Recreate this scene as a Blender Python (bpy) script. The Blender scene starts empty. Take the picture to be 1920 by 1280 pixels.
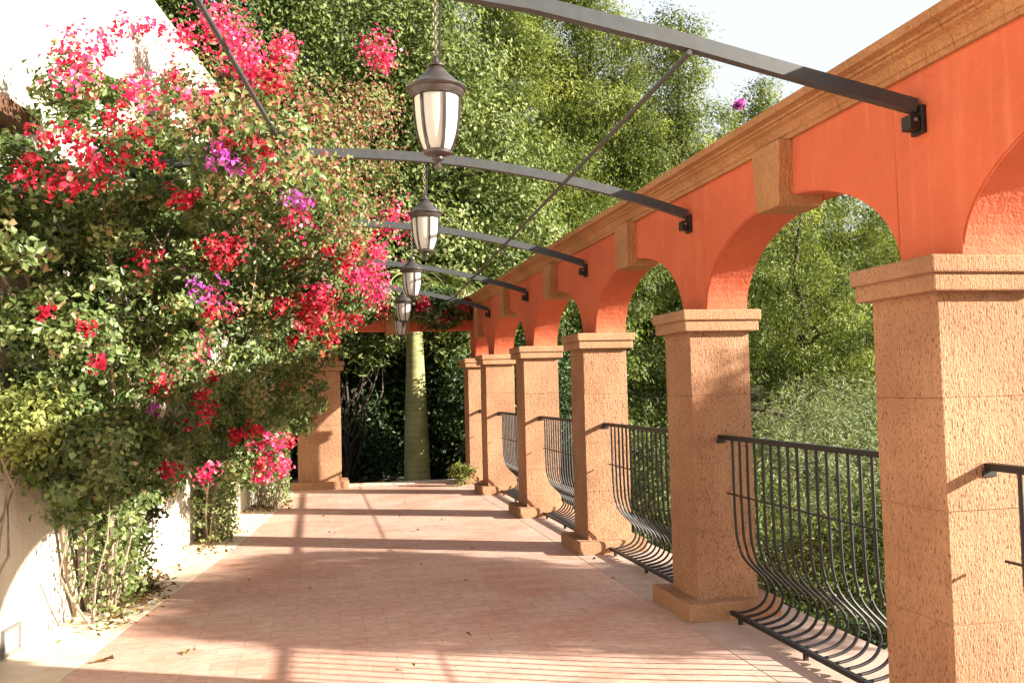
import bpy, bmesh, math, random
import numpy as np
from mathutils import Vector, Matrix

# ------------------------------------------------------------------ camera, world, sun, exposure
S = bpy.context.scene
COL = S.collection
cam_d = bpy.data.cameras.new("Camera"); cam_o = bpy.data.objects.new("Camera", cam_d); COL.objects.link(cam_o)
_r = Vector((0.97772641, -0.20846118, -0.0243927)); _u = Vector((0.01351623, -0.0534413, 0.99847951)); _f = Vector((0.20944779, 0.97656949, 0.04943336))
_m = Matrix((( _r.x, _u.x, -_f.x, 0), (_r.y, _u.y, -_f.y, 0), (_r.z, _u.z, -_f.z, 1.45), (0, 0, 0, 1)))
cam_o.matrix_world = _m
cam_d.sensor_width = 36.0; cam_d.lens = 1732.7 / 1920 * 36; cam_d.clip_end = 2000; cam_d.clip_start = 0.05
S.camera = cam_o
SUN_DIR = Vector((1.0, -0.495, 0.415)).normalized()       # from the scene to the sun
el = math.asin(SUN_DIR.z); az = math.atan2(SUN_DIR.x, SUN_DIR.y)
W = bpy.data.worlds.new("World"); S.world = W; W.use_nodes = True
wn = W.node_tree.nodes; wl = W.node_tree.links
sky = wn.new('ShaderNodeTexSky'); sky.sky_type = 'NISHITA'; sky.sun_disc = False
sky.sun_elevation = el; sky.sun_rotation = az
sky.air_density = 1.0; sky.dust_density = 2.5; sky.ozone_density = 1.0
bg = wn['Background']; bg.inputs['Strength'].default_value = 0.05
# a bank of bright thin cloud low in the north-east, over the Nishita sky
tcw = wn.new('ShaderNodeTexCoord'); nzw = wn.new('ShaderNodeTexNoise'); nzw.inputs['Scale'].default_value = 2.2; nzw.inputs['Detail'].default_value = 7; nzw.inputs['Roughness'].default_value = .55
mpw = wn.new('ShaderNodeMapping'); mpw.inputs['Scale'].default_value = (1, 1, 2.2); wl.new(tcw.outputs['Generated'], mpw.inputs[0]); wl.new(mpw.outputs[0], nzw.inputs['Vector'])
dpw = wn.new('ShaderNodeVectorMath'); dpw.operation = 'DOT_PRODUCT'; wl.new(tcw.outputs['Generated'], dpw.inputs[0]); dpw.inputs[1].default_value = Vector((.42, .84, .36)).normalized()
adw = wn.new('ShaderNodeMath'); adw.operation = 'MULTIPLY_ADD'; wl.new(nzw.outputs[0], adw.inputs[0]); adw.inputs[1].default_value = .35; wl.new(dpw.outputs['Value'], adw.inputs[2])
rmw = wn.new('ShaderNodeValToRGB'); rmw.color_ramp.elements[0].position = .84; rmw.color_ramp.elements[0].color = (0, 0, 0, 1); rmw.color_ramp.elements[1].position = 1.14; rmw.color_ramp.elements[1].color = (1, 1, 1, 1); wl.new(adw.outputs[0], rmw.inputs[0])
mxw = wn.new('ShaderNodeMix'); mxw.data_type = 'RGBA'; wl.new(rmw.outputs[0], mxw.inputs[0]); wl.new(sky.outputs[0], mxw.inputs[6]); mxw.inputs[7].default_value = (5.6, 5.95, 6.4, 1)
wl.new(mxw.outputs[2], bg.inputs['Color'])
sd = bpy.data.lights.new("Sun", 'SUN'); sd.energy = 5.0; sd.angle = math.radians(0.6); sd.color = (1.0, 0.91, 0.78)
so = bpy.data.objects.new("Sun", sd); COL.objects.link(so)
so.rotation_euler = (-SUN_DIR).to_track_quat('-Z', 'Y').to_euler(); so.location = (20, -10, 12)
S.view_settings.view_transform = 'Standard'; S.view_settings.look = 'None'
S.view_settings.exposure = 1.8; S.view_settings.gamma = 1.0
S.view_settings.use_curve_mapping = False
S.cycles.max_bounces = 10; S.cycles.diffuse_bounces = 6; S.cycles.transmission_bounces = 6; S.cycles.transparent_max_bounces = 8
random.seed(7); RNG = np.random.default_rng(11)

# ------------------------------------------------------------------ materials
def mat(name):
    m = bpy.data.materials.new(name); m.use_nodes = True
    return m, m.node_tree.nodes, m.node_tree.links, m.node_tree.nodes['Principled BSDF']
def N(ns, t, **k):
    n = ns.new(t)
    for a, b in k.items():
        if a.startswith('_'): setattr(n, a[1:], b)
        else: n.inputs[a].default_value = b
    return n
def ramp(ns, ls, src, stops, interp='LINEAR'):
    n = ns.new('ShaderNodeValToRGB'); n.color_ramp.interpolation = interp; e = n.color_ramp.elements
    while len(e) < len(stops): e.new(0.5)
    for i, (p_, c) in enumerate(stops):
        e[i].position = p_; e[i].color = (c[0], c[1], c[2], 1) if isinstance(c, (tuple, list)) else (c, c, c, 1)
    ls.new(src, n.inputs[0]); return n.outputs[0]
def mapping(ns, ls, scale=(1, 1, 1), coord='Object'):
    tc = ns.new('ShaderNodeTexCoord'); mp = ns.new('ShaderNodeMapping'); mp.inputs['Scale'].default_value = scale
    ls.new(tc.outputs[coord], mp.inputs[0]); return mp.outputs[0]
def mix(ns, ls, a, b, fac, bt='MIX'):
    n = ns.new('ShaderNodeMix'); n.data_type = 'RGBA'; n.blend_type = bt
    for s, v in ((n.inputs[6], a), (n.inputs[7], b), (n.inputs[0], fac)):
        if hasattr(v, 'links'): ls.new(v, s)
        elif isinstance(v, (tuple, list)): s.default_value = (*v[:3], 1)
        else: s.default_value = v
    return n.outputs[2]
def bump(ns, ls, h, strength, dist, bs):
    b = ns.new('ShaderNodeBump'); b.inputs['Strength'].default_value = strength; b.inputs['Distance'].default_value = dist
    ls.new(h, b.inputs['Height']); ls.new(b.outputs[0], bs.inputs['Normal']); return b

def m_stone(name, c0, c1, pit=(.16, .07, .03), rough_scale=1.0, blocks=False):
    m, ns, ls, bs = mat(name); bs.inputs['Roughness'].default_value = 0.92
    v1 = mapping(ns, ls, (1.6, 1.6, 1.1)); n1 = N(ns, 'ShaderNodeTexNoise', Scale=2.0, Detail=5.0); ls.new(v1, n1.inputs[0])
    base = ramp(ns, ls, n1.outputs[0], [(.3, c0), (.7, c1)])
    v2 = mapping(ns, ls, (1, 1, .38)); n2 = N(ns, 'ShaderNodeTexNoise', Scale=130.0 * rough_scale, Detail=3.0, Roughness=.65); ls.new(v2, n2.inputs[0])
    pits = ramp(ns, ls, n2.outputs[0], [(.36, .95), (.44, 0.0)])
    n3 = N(ns, 'ShaderNodeTexNoise', Scale=140.0 * rough_scale, Detail=2.0); v3 = mapping(ns, ls, (1, 1, .8)); ls.new(v3, n3.inputs[0])
    grain = ramp(ns, ls, n3.outputs[0], [(.3, .86), (.7, 1.1)])
    c = mix(ns, ls, base, grain, 1.0, 'MULTIPLY')
    n5 = N(ns, 'ShaderNodeTexNoise', Scale=26.0, Detail=4.0, Roughness=.7); v5 = mapping(ns, ls, (1.6, 1.6, .32)); ls.new(v5, n5.inputs[0])
    c = mix(ns, ls, c, ramp(ns, ls, n5.outputs[0], [(.3, .88), (.5, 1.0), (.72, 1.07)]), 1.0, 'MULTIPLY')
    n6 = N(ns, 'ShaderNodeTexNoise', Scale=1.3, Detail=4.0); v6 = mapping(ns, ls, (1, 1, 1)); ls.new(v6, n6.inputs[0])
    c = mix(ns, ls, c, ramp(ns, ls, n6.outputs[0], [(.3, .86), (.7, 1.10)]), 1.0, 'MULTIPLY')
    c = mix(ns, ls, c, pit, pits)
    ls.new(c, bs.inputs['Base Color'])
    h = ns.new('ShaderNodeMath'); h.operation = 'MULTIPLY_ADD'; ls.new(n2.outputs[0], h.inputs[0]); h.inputs[1].default_value = 1.4; ls.new(n5.outputs[0], h.inputs[2])
    bump(ns, ls, h.outputs[0], 0.85, 0.011, bs)
    return m
M_STONE = m_stone("stone_terracotta", (.36, .18, .098), (.48, .27, .155), pit=(.15, .062, .03))
M_CAP = m_stone("stone_capital", (.40, .205, .11), (.50, .285, .16), pit=(.22, .10, .05), rough_scale=1.3)
M_CORN = m_stone("stone_cornice", (.43, .20, .08), (.52, .265, .12), pit=(.32, .14, .055), rough_scale=.7)

def m_stucco(name, c0, c1, scale=3.0, bmp=.35, stain=None):
    m, ns, ls, bs = mat(name); bs.inputs['Roughness'].default_value = 0.85
    v = mapping(ns, ls, (1, 1, .6)); n1 = N(ns, 'ShaderNodeTexNoise', Scale=scale, Detail=6.0, Roughness=.6); ls.new(v, n1.inputs[0])
    c = ramp(ns, ls, n1.outputs[0], [(.3, c0), (.7, c1)])
    v2 = mapping(ns, ls, (9, 9, .9)); n2 = N(ns, 'ShaderNodeTexNoise', Scale=2.0, Detail=4.0); ls.new(v2, n2.inputs[0])
    st = ramp(ns, ls, n2.outputs[0], [(.55, 0.0), (.8, .55)])
    if stain: c = mix(ns, ls, c, stain, st)
    if stain:
        n7 = N(ns, 'ShaderNodeTexNoise', Scale=5.5, Detail=8.0, Roughness=.75); v7 = mapping(ns, ls, (1, 1, .7)); ls.new(v7, n7.inputs[0])
        c = mix(ns, ls, c, (.74, .42, .30) if c0[1] < .2 else (.30, .27, .22), ramp(ns, ls, n7.outputs[0], [(.705, 0.0), (.73, .6)]))
        n8 = N(ns, 'ShaderNodeTexNoise', Scale=.8, Detail=3.0); v8 = mapping(ns, ls); ls.new(v8, n8.inputs[0])
        c = mix(ns, ls, c, ramp(ns, ls, n8.outputs[0], [(.3, .88), (.7, 1.08)]), 1.0, 'MULTIPLY')
    ls.new(c, bs.inputs['Base Color'])
    n3 = N(ns, 'ShaderNodeTexNoise', Scale=90.0, Detail=4.0); v3 = mapping(ns, ls); ls.new(v3, n3.inputs[0])
    b1 = bump(ns, ls, n3.outputs[0], bmp, 0.01, bs)
    n9 = N(ns, 'ShaderNodeTexNoise', Scale=7.0, Detail=5.0, Roughness=.6); v9 = mapping(ns, ls); ls.new(v9, n9.inputs[0])
    b2 = ns.new('ShaderNodeBump'); b2.inputs['Strength'].default_value = bmp; b2.inputs['Distance'].default_value = .03; ls.new(n9.outputs[0], b2.inputs['Height']); ls.new(b2.outputs[0], b1.inputs['Normal'])
    return m
M_ORANGE = m_stucco("orange_stucco", (.54, .112, .048), (.65, .155, .072), 1.6, .45, stain=(.68, .22, .12))
def _w():
    pass
M_WHITE = m_stucco("white_stucco", (.46, .40, .30), (.60, .57, .50), 2.6, .9, stain=(.50, .34, .17))
M_LEDGE = m_stone("terracotta_tile", (.09, .042, .022), (.15, .07, .038))

def m_floor():
    m, ns, ls, bs = mat("terracotta_paving"); bs.inputs['Roughness'].default_value = .75
    v = mapping(ns, ls, (1, 1, 1)); br = N(ns, 'ShaderNodeTexBrick', Scale=1.0)
    br.inputs['Color1'].default_value = (.54, .255, .18, 1); br.inputs['Color2'].default_value = (.64, .36, .27, 1); br.inputs['Mortar'].default_value = (.50, .26, .18, 1)
    br.inputs['Mortar Size'].default_value = .006; br.inputs['Mortar Smooth'].default_value = .4; br.inputs['Bias'].default_value = .1
    br.inputs['Brick Width'].default_value = .28; br.inputs['Row Height'].default_value = .14
    ls.new(v, br.inputs['Vector'])
    n1 = N(ns, 'ShaderNodeTexNoise', Scale=1.1, Detail=6.0, Roughness=.65); v1 = mapping(ns, ls, (1, 1, 1)); ls.new(v1, n1.inputs[0])
    c = mix(ns, ls, br.outputs[0], (.74, .53, .43), ramp(ns, ls, n1.outputs[0], [(.38, .15), (.68, .9)]))
    n2 = N(ns, 'ShaderNodeTexNoise', Scale=14.0, Detail=5.0); v2 = mapping(ns, ls, (1, 2.2, 1)); ls.new(v2, n2.inputs[0])
    c = mix(ns, ls, c, ramp(ns, ls, n2.outputs[0], [(.3, .80), (.7, 1.14)]), 1.0, 'MULTIPLY')
    n4 = N(ns, 'ShaderNodeTexNoise', Scale=1.7, Detail=3.0); v4 = mapping(ns, ls, (1, 1.3, 1)); ls.new(v4, n4.inputs[0])
    c = mix(ns, ls, c, (.60, .28, .195), ramp(ns, ls, n4.outputs[0], [(.54, 0.0), (.7, .65)]))
    n5 = N(ns, 'ShaderNodeTexNoise', Scale=2.3, Detail=3.0); v5 = mapping(ns, ls); ls.new(v5, n5.inputs[0])
    jm = ns.new('ShaderNodeMath'); jm.operation = 'MULTIPLY'; ls.new(br.outputs['Fac'], jm.inputs[0]); ls.new(ramp(ns, ls, n5.outputs[0], [(.3, .15), (.65, .6)]), jm.inputs[1])
    c = mix(ns, ls, c, (.47, .27, .20), jm.outputs[0])
    ls.new(c, bs.inputs['Base Color'])
    bump(ns, ls, br.outputs['Fac'], -.35, .006, bs)
    return m
M_FLOOR = m_floor()
def m_noise(name, c0, c1, scale=6.0, rough=.85, bmp=.3, dist=.01, metal=0.0, sc=(1, 1, 1)):
    m, ns, ls, bs = mat(name); bs.inputs['Roughness'].default_value = rough; bs.inputs['Metallic'].default_value = metal
    v = mapping(ns, ls, sc); n1 = N(ns, 'ShaderNodeTexNoise', Scale=scale, Detail=6.0, Roughness=.6); ls.new(v, n1.inputs[0])
    ls.new(ramp(ns, ls, n1.outputs[0], [(.3, c0), (.7, c1)]), bs.inputs['Base Color'])
    if bmp: bump(ns, ls, n1.outputs[0], bmp, dist, bs)
    return m
M_BORDER = m_noise("pale_stone_border", (.66, .52, .38), (.80, .68, .53), 5.0)
M_BORDER2 = m_noise("grey_pink_border", (.46, .31, .25), (.58, .42, .34), 6.0)
M_IRON = m_noise("black_iron", (.006, .006, .007), (.012, .011, .011), 30.0, rough=.5, bmp=.1, dist=.002)
M_STEEL = m_noise("grey_painted_steel", (.040, .045, .048), (.060, .065, .068), 20.0, rough=.5, bmp=.05, dist=.002)
M_LAMP = m_noise("lamp_bronze", (.045, .036, .034), (.09, .075, .07), 25.0, rough=.42, bmp=.2, dist=.002, metal=.3)
M_CHAIN = m_noise("old_chain", (.16, .13, .10), (.28, .23, .19), 60.0, rough=.5, metal=.4)
M_SOIL = m_noise("soil_and_litter", (.035, .03, .015), (.09, .075, .035), 1.2, rough=1.0, bmp=.6, dist=.1)
M_BARK = m_noise("bark", (.045, .035, .025), (.11, .085, .065), 8.0, rough=.95, bmp=.8, dist=.02, sc=(3, 3, .6))
M_STEM = m_noise("vine_stem", (.20, .14, .10), (.38, .30, .24), 18.0, rough=.95, bmp=.6, dist=.005, sc=(3, 3, .6))
def m_palm():
    m, ns, ls, bs = mat("palm_trunk"); bs.inputs['Roughness'].default_value = .75
    n1 = N(ns, 'ShaderNodeTexNoise', Scale=4.0, Detail=5.0); v = mapping(ns, ls, (1, 1, .7)); ls.new(v, n1.inputs[0])
    w = N(ns, 'ShaderNodeTexWave', Scale=2.6, Distortion=3.5, Detail=2.0); w.bands_direction = 'Z'; w.inputs['Detail Scale'].default_value = 1.5; v2 = mapping(ns, ls); ls.new(v2, w.inputs[0])
    c = mix(ns, ls, ramp(ns, ls, n1.outputs[0], [(.3, (.23, .24, .09)), (.7, (.38, .38, .16))]), (.15, .13, .06), ramp(ns, ls, w.outputs[0], [(0.0, .35), (.2, 0.0)]))
    ls.new(c, bs.inputs['Base Color']); bump(ns, ls, w.outputs[0], .25, .01, bs); return m
M_FIBRE = m_noise("palm_fibre", (.34, .33, .10), (.50, .47, .18), 5.0, rough=.7, bmp=.2, dist=.01, sc=(1, 1, 4))
M_PALM = m_palm()
M_GREY = m_noise("grey_metal_frame", (.13, .13, .12), (.19, .18, .17), 20.0, rough=.5)
M_PLATE = m_noise("white_plate", (.80, .79, .76), (.85, .84, .82), 9.0, rough=.4, bmp=0)
def m_glass():
    m, ns, ls, bs = mat("frosted_glass"); bs.inputs['Base Color'].default_value = (.72, .72, .68, 1); bs.inputs['Roughness'].default_value = .35
    tr = ns.new('ShaderNodeBsdfTranslucent'); tr.inputs[0].default_value = (.80, .78, .72, 1)
    mx = ns.new('ShaderNodeMixShader'); mx.inputs[0].default_value = .35
    ls.new(bs.outputs[0], mx.inputs[1]); ls.new(tr.outputs[0], mx.inputs[2]); ls.new(mx.outputs[0], ns['Material Output'].inputs[0])
    return m
M_GLASS = m_glass()
def m_leaf(name, stops, trans=.35, rough=.5, spec=.35):
    m, ns, ls, bs = mat(name); at = ns.new('ShaderNodeAttribute'); at.attribute_name = 'tint'
    col = ramp(ns, ls, at.outputs['Fac'], stops)
    ls.new(col, bs.inputs['Base Color']); bs.inputs['Roughness'].default_value = rough; bs.inputs['Specular IOR Level'].default_value = spec
    tr = ns.new('ShaderNodeBsdfTranslucent'); tc = mix(ns, ls, col, (1.25, 1.2, .75), 1.0, 'MULTIPLY'); ls.new(tc, tr.inputs[0])
    mx = ns.new('ShaderNodeMixShader'); mx.inputs[0].default_value = trans
    ls.new(bs.outputs[0], mx.inputs[1]); ls.new(tr.outputs[0], mx.inputs[2]); ls.new(mx.outputs[0], ns['Material Output'].inputs[0])
    return m
L_BOUG = m_leaf("bougainvillea_leaf", [(0, (.045, .075, .022)), (.35, (.10, .155, .045)), (.7, (.19, .255, .085)), (.92, (.34, .39, .17)), (1, (.38, .28, .14))], rough=.42, spec=.5)
L_YEL = m_leaf("yellow_green_leaf", [(0, (.08, .11, .025)), (.5, (.20, .24, .06)), (1, (.38, .41, .14))])
L_BROAD = m_leaf("broad_leaf", [(0, (.055, .085, .025)), (.35, (.13, .18, .05)), (.7, (.22, .27, .09)), (1, (.38, .41, .19))], rough=.55, spec=.3)
L_PINE = m_leaf("pine_needles", [(0, (.06, .09, .02)), (.45, (.155, .205, .045)), (1, (.33, .37, .10))], trans=.4)
L_SHADE = m_leaf("shaded_leaf", [(0, (.02, .045, .014)), (.5, (.045, .085, .025)), (1, (.11, .16, .055))], trans=.2)  # leaf green darkened, so deep shade beyond the gateway is in the colour
L_GREY = m_leaf("grey_green_leaf", [(0, (.12, .16, .08)), (.5, (.25, .31, .16)), (1, (.40, .45, .27))])
L_PINK = m_leaf("magenta_bract", [(0, (.50, .02, .10)), (.45, (.76, .05, .20)), (.8, (.84, .16, .33)), (1, (.88, .42, .50))], trans=.45, rough=.7, spec=.1)
L_RED = m_leaf("red_bract", [(0, (.32, .01, .03)), (.5, (.56, .025, .07)), (.85, (.72, .08, .14)), (1, (.72, .28, .22))], trans=.45, rough=.7, spec=.1)
L_PURP = m_leaf("purple_bract", [(0, (.30, .03, .30)), (.5, (.52, .09, .52)), (1, (.68, .26, .68))], trans=.45, rough=.7, spec=.1)
L_SALM = m_leaf("faded_bract", [(0, (.26, .07, .07)), (.35, (.38, .15, .13)), (.5, (.17, .21, .08)), (.75, (.26, .27, .11)), (1, (.46, .34, .24))], trans=.4, rough=.7, spec=.1)
L_BROWN = m_leaf("dead_leaf", [(0, (.06, .03, .012)), (.5, (.16, .09, .035)), (1, (.30, .22, .07))], trans=.1, rough=.9)

# ------------------------------------------------------------------ object helpers
def tag(o, label=None, cat=None, group=None, kind=None):
    if label: o['label'] = label
    if cat: o['category'] = cat
    if group: o['group'] = group
    if kind: o['kind'] = kind
    return o
def empty(name, loc=(0, 0, 0), label=None, cat=None, group=None):
    o = bpy.data.objects.new(name, None); o.location = loc; o.empty_display_size = .1; COL.objects.link(o)
    return tag(o, label, cat, group)
def par(o, parent):
    if parent is not None:
        o.parent = parent
        M = Matrix.Translation(parent.location)
        p_ = parent.parent
        while p_ is not None: M = Matrix.Translation(p_.location) @ M; p_ = p_.parent
        o.matrix_parent_inverse = M.inverted()          # parts are modelled in world coordinates
    return o
def mesh_obj(name, V, F, m, parent=None, smooth=False):
    me = bpy.data.meshes.new(name); me.from_pydata([tuple(v) for v in V], [], F); me.materials.append(m); me.update()
    if smooth: me.polygons.foreach_set('use_smooth', [True] * len(me.polygons))
    o = bpy.data.objects.new(name, me); COL.objects.link(o); return par(o, parent)
class MB:
    def __init__(s): s.bm = bmesh.new()
    def box(s, x0, x1, y0, y1, z0, z1, bev=0, seg=2):
        r = bmesh.ops.create_cube(s.bm, size=1); vs = r['verts']
        for v in vs: v.co = Vector((x0 + (v.co.x + .5) * (x1 - x0), y0 + (v.co.y + .5) * (y1 - y0), z0 + (v.co.z + .5) * (z1 - z0)))
        if bev:
            es = list({e for v in vs for e in v.link_edges})
            bmesh.ops.bevel(s.bm, geom=es, offset=bev, segments=seg, affect='EDGES', profile=.5)
        return s
    def tube(s, pts, rad, sides=8, cap=True, square=None, up=Vector((0, 0, 1))):
        pts = [Vector(p_) for p_ in pts]; n = len(pts); rings = []
        rads = rad if isinstance(rad, (list, tuple)) else [rad] * n
        for i, p_ in enumerate(pts):
            d = (pts[min(i + 1, n - 1)] - pts[max(i - 1, 0)]).normalized()
            a = up if abs(d.dot(up)) < .95 else Vector((0, 1, 0))
            s1 = d.cross(a).normalized(); s2 = s1.cross(d).normalized(); ring = []
            if square:
                w, h = square
                for sx, sy in ((-1, -1), (1, -1), (1, 1), (-1, 1)): ring.append(s.bm.verts.new(p_ + s1 * sx * w / 2 + s2 * sy * h / 2))
            else:
                for k in range(sides):
                    t = 2 * math.pi * k / sides; ring.append(s.bm.verts.new(p_ + (s1 * math.cos(t) + s2 * math.sin(t)) * rads[i]))
            rings.append(ring)
        m_ = len(rings[0])
        for i in range(n - 1):
            for k in range(m_):
                s.bm.faces.new((rings[i][k], rings[i][(k + 1) % m_], rings[i + 1][(k + 1) % m_], rings[i + 1][k]))
        if cap: s.bm.faces.new(rings[0][::-1]); s.bm.faces.new(rings[-1])
        return s
    def lathe(s, prof, c, sides=24, rot=0.0):
        rings = []
        for r_, z in prof:
            rings.append([s.bm.verts.new((c[0] + max(r_, 1e-4) * math.cos(rot + 2 * math.pi * k / sides), c[1] + max(r_, 1e-4) * math.sin(rot + 2 * math.pi * k / sides), c[2] + z)) for k in range(sides)])
        for i in range(len(rings) - 1):
            for k in range(sides): s.bm.faces.new((rings[i][k], rings[i][(k + 1) % sides], rings[i + 1][(k + 1) % sides], rings[i + 1][k]))
        s.bm.faces.new(rings[0][::-1]); s.bm.faces.new(rings[-1]); return s
    def prism(s, poly, axis, a, b):
        """poly: 2-D outline; axis 'y': (x,z) swept a..b in y; 'x': (y,z) swept in x; 'z': (x,y) swept in z"""
        def P(u_, v_, t): return {'y': (u_, t, v_), 'x': (t, u_, v_), 'z': (u_, v_, t)}[axis]
        A = [s.bm.verts.new(P(u_, v_, a)) for u_, v_ in poly]; B = [s.bm.verts.new(P(u_, v_, b)) for u_, v_ in poly]
        n = len(poly); s.bm.faces.new(A[::-1]); s.bm.faces.new(B)
        for i in range(n): s.bm.faces.new((A[i], A[(i + 1) % n], B[(i + 1) % n], B[i]))
        return s
    def build(s, name, m, parent=None, smooth=False):
        bmesh.ops.recalc_face_normals(s.bm, faces=s.bm.faces)
        me = bpy.data.meshes.new(name); s.bm.to_mesh(me); s.bm.free(); me.materials.append(m)
        if smooth:
            me.polygons.foreach_set('use_smooth', [True] * len(me.polygons)); 
            try: me.set_sharp_from_angle(angle=math.radians(35))
            except Exception: pass
        o = bpy.data.objects.new(name, me); COL.objects.link(o); return par(o, parent)

# ------------------------------------------------------------------ foliage helpers (numpy)
def unit(a): return a / np.maximum(np.linalg.norm(a, axis=-1, keepdims=True), 1e-9)
def leaves(name, P, Nrm, L, Wd, m, parent=None, tint=None, fold=.25, jitter=.35, dirs=None):
    n = len(P); L = np.broadcast_to(L, (n,)) * RNG.uniform(1 - jitter, 1 + jitter, n); Wd = np.broadcast_to(Wd, (n,)) * RNG.uniform(1 - jitter, 1 + jitter, n)
    Nrm = unit(Nrm)
    d = RNG.normal(size=(n, 3)) if dirs is None else dirs
    d = unit(d - (d * Nrm).sum(1, keepdims=True) * Nrm); s_ = np.cross(Nrm, d)
    l = L[:, None]; w = Wd[:, None]
    V = np.empty((n, 4, 3)); V[:, 0] = P - d * l * .5; V[:, 2] = P + d * l * .5 - Nrm * l * .12
    V[:, 1] = P + s_ * w * .5 + Nrm * w * fold - d * l * .08; V[:, 3] = P - s_ * w * .5 + Nrm * w * fold - d * l * .08
    base = (np.arange(n) * 4)[:, None]
    F = np.stack([base + np.array([[0, 1, 2]]), base + np.array([[0, 2, 3]])], 1).reshape(-1)
    me = bpy.data.meshes.new(name); me.vertices.add(4 * n); me.vertices.foreach_set('co', V.reshape(-1))
    me.loops.add(6 * n); me.loops.foreach_set('vertex_index', F)
    me.polygons.add(2 * n); me.polygons.foreach_set('loop_start', np.arange(0, 6 * n, 3)); me.polygons.foreach_set('loop_total', np.full(2 * n, 3))
    me.update(calc_edges=True)
    if tint is None: tint = RNG.uniform(0, 1, n)
    at = me.attributes.new('tint', 'FLOAT', 'FACE'); at.data.foreach_set('value', np.repeat(np.clip(tint, 0, 1), 2).astype(np.float32))
    me.materials.append(m)
    o = bpy.data.objects.new(name, me); COL.objects.link(o); return par(o, parent)
def clumps_in(blobs, n, inner=.55, zcut=None):
    """clump centres spread through the shells of ellipsoids; returns centres and outward directions"""
    B = np.array(blobs, float); w = (B[:, 3] * B[:, 4] + B[:, 4] * B[:, 5] + B[:, 3] * B[:, 5]); idx = RNG.choice(len(B), n, p=w / w.sum())
    d = unit(RNG.normal(size=(n, 3))); r_ = RNG.uniform(inner, 1.05, n)[:, None]
    return B[idx, :3] + d * r_ * B[idx, 3:], d
def clump_leaves(C, D, per, cr, flat=.7, lift=.5, out=.8, rnd=.8, tvar=.22, tmean=.45, puff=0.0):
    n = len(C); k = per; sc_ = np.broadcast_to(cr, (n,))[:, None, None] * .5 * RNG.uniform(.6, 1.3, n)[:, None, None]
    if puff: off = unit(RNG.normal(size=(n, k, 3))) * RNG.uniform(.55, 1.15, (n, k, 1)) * (1 + .25 * RNG.normal(size=(n, k, 1))) * sc_ * 1.5
    else: off = RNG.normal(size=(n, k, 3)) * sc_
    off[:, :, 2] *= flat
    P = (C[:, None] + off).reshape(-1, 3)
    Nn = (D[:, None] * out + np.array([0, 0, lift]) + RNG.normal(size=(n, k, 3)) * rnd + (unit(off) * puff if puff else 0)).reshape(-1, 3)
    t = (np.clip(RNG.normal(tmean, .21, n), 0, 1)[:, None] + RNG.normal(0, tvar, (n, k))).reshape(-1)
    return P, Nn, t
def branch_mesh(name, start, tips, r0, m, parent=None, sag=.15, seg=6, wob=.06, r1=.25, sides=6):
    mb = MB(); start = Vector(start)
    for tp in tips:
        tp = Vector(tp); pts = []
        for i in range(seg + 1):
            t = i / seg; q = start.lerp(tp, t); q.z += math.sin(t * math.pi) * sag * (tp - start).length
            if 0 < i < seg: q += Vector((random.uniform(-1, 1), random.uniform(-1, 1), random.uniform(-1, 1))) * wob * (tp - start).length
            pts.append(q)
        mb.tube(pts, [r0 * (1 - (1 - r1) * i / seg) for i in range(seg + 1)], sides)
    return mb.build(name, m, parent, smooth=True)

# ------------------------------------------------------------------ setting: ground, terrace
def lx(y): return -1.73 + .137 * (y - 5.69)              # foot line of the white wall
def hgt(x, y):
    sm = lambda a, b, v: (lambda t: t * t * (3 - 2 * t))(min(1, max(0, (v - a) / (b - a))))
    h = -.35 - 1.1 * sm(2.5, 4.5, x) * (1 - .6 * sm(14, 26, y))
    h += 9.0 * sm(24, 60, y) + .6 * sm(16, 26, y) + 5.0 * sm(60, 160, y)
    return h + .12 * math.sin(x * .7 + y * .4) + .1 * math.sin(x * .31 - y * .9)
gx = np.concatenate([np.linspace(-400, -20, 14), np.linspace(-16, 40, 57), np.linspace(50, 400, 14)])
gy = np.concatenate([np.linspace(-200, -12, 8), np.linspace(-8, 60, 69), np.linspace(66, 160, 20), np.linspace(200, 900, 8)])
GV = [(x, y, hgt(x, y)) for y in gy for x in gx]; nx = len(gx)
GF = [(j * nx + i, j * nx + i + 1, (j + 1) * nx + i + 1, (j + 1) * nx + i) for j in range(len(gy) - 1) for i in range(nx - 1)]
tag(mesh_obj('ground', GV, GF, M_SOIL, smooth=True), kind='structure')
redL = [(-2.3, -3.0), (-1.3, 5.2), (-1.16, 6.35), (-.75, 9.23), (-.33, 13.2), (-.28, 14.75)]
mb = MB(); mb.prism([(-4.4, -3), (2.98, -3), (2.98, 14.72), (-2.2, 14.72)], 'z', -1.7, -.012); tag(mb.build('terrace_slab', M_BORDER2), kind='structure')
mb = MB(); mb.prism(redL[:5] + [(-.30, 14.4), (2.17, 14.4), (2.17, -3.0)][::1], 'z', -.011, 0.0); tag(mb.build('paving', M_FLOOR), kind='structure')
mb = MB(); mb.prism([(-4.3, -3)] + [(x - .003, y) for x, y in redL[:5]] + [(-.303, 14.4), (-1.6, 14.4)], 'z', -.010, .002); tag(mb.build('pale_kerb', M_BORDER), kind='structure')
mb = MB(); mb.prism([(2.173, -3), (2.96, -3), (2.96, 14.4), (2.173, 14.4)], 'z', -.010, .002); tag(mb.build('outer_kerb', M_BORDER2), kind='structure')
mb = MB(); mb.box(-.9, 2.96, 14.405, 14.75, -.010, .012, .006); tag(mb.build('threshold_step', M_BORDER), kind='structure')

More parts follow.
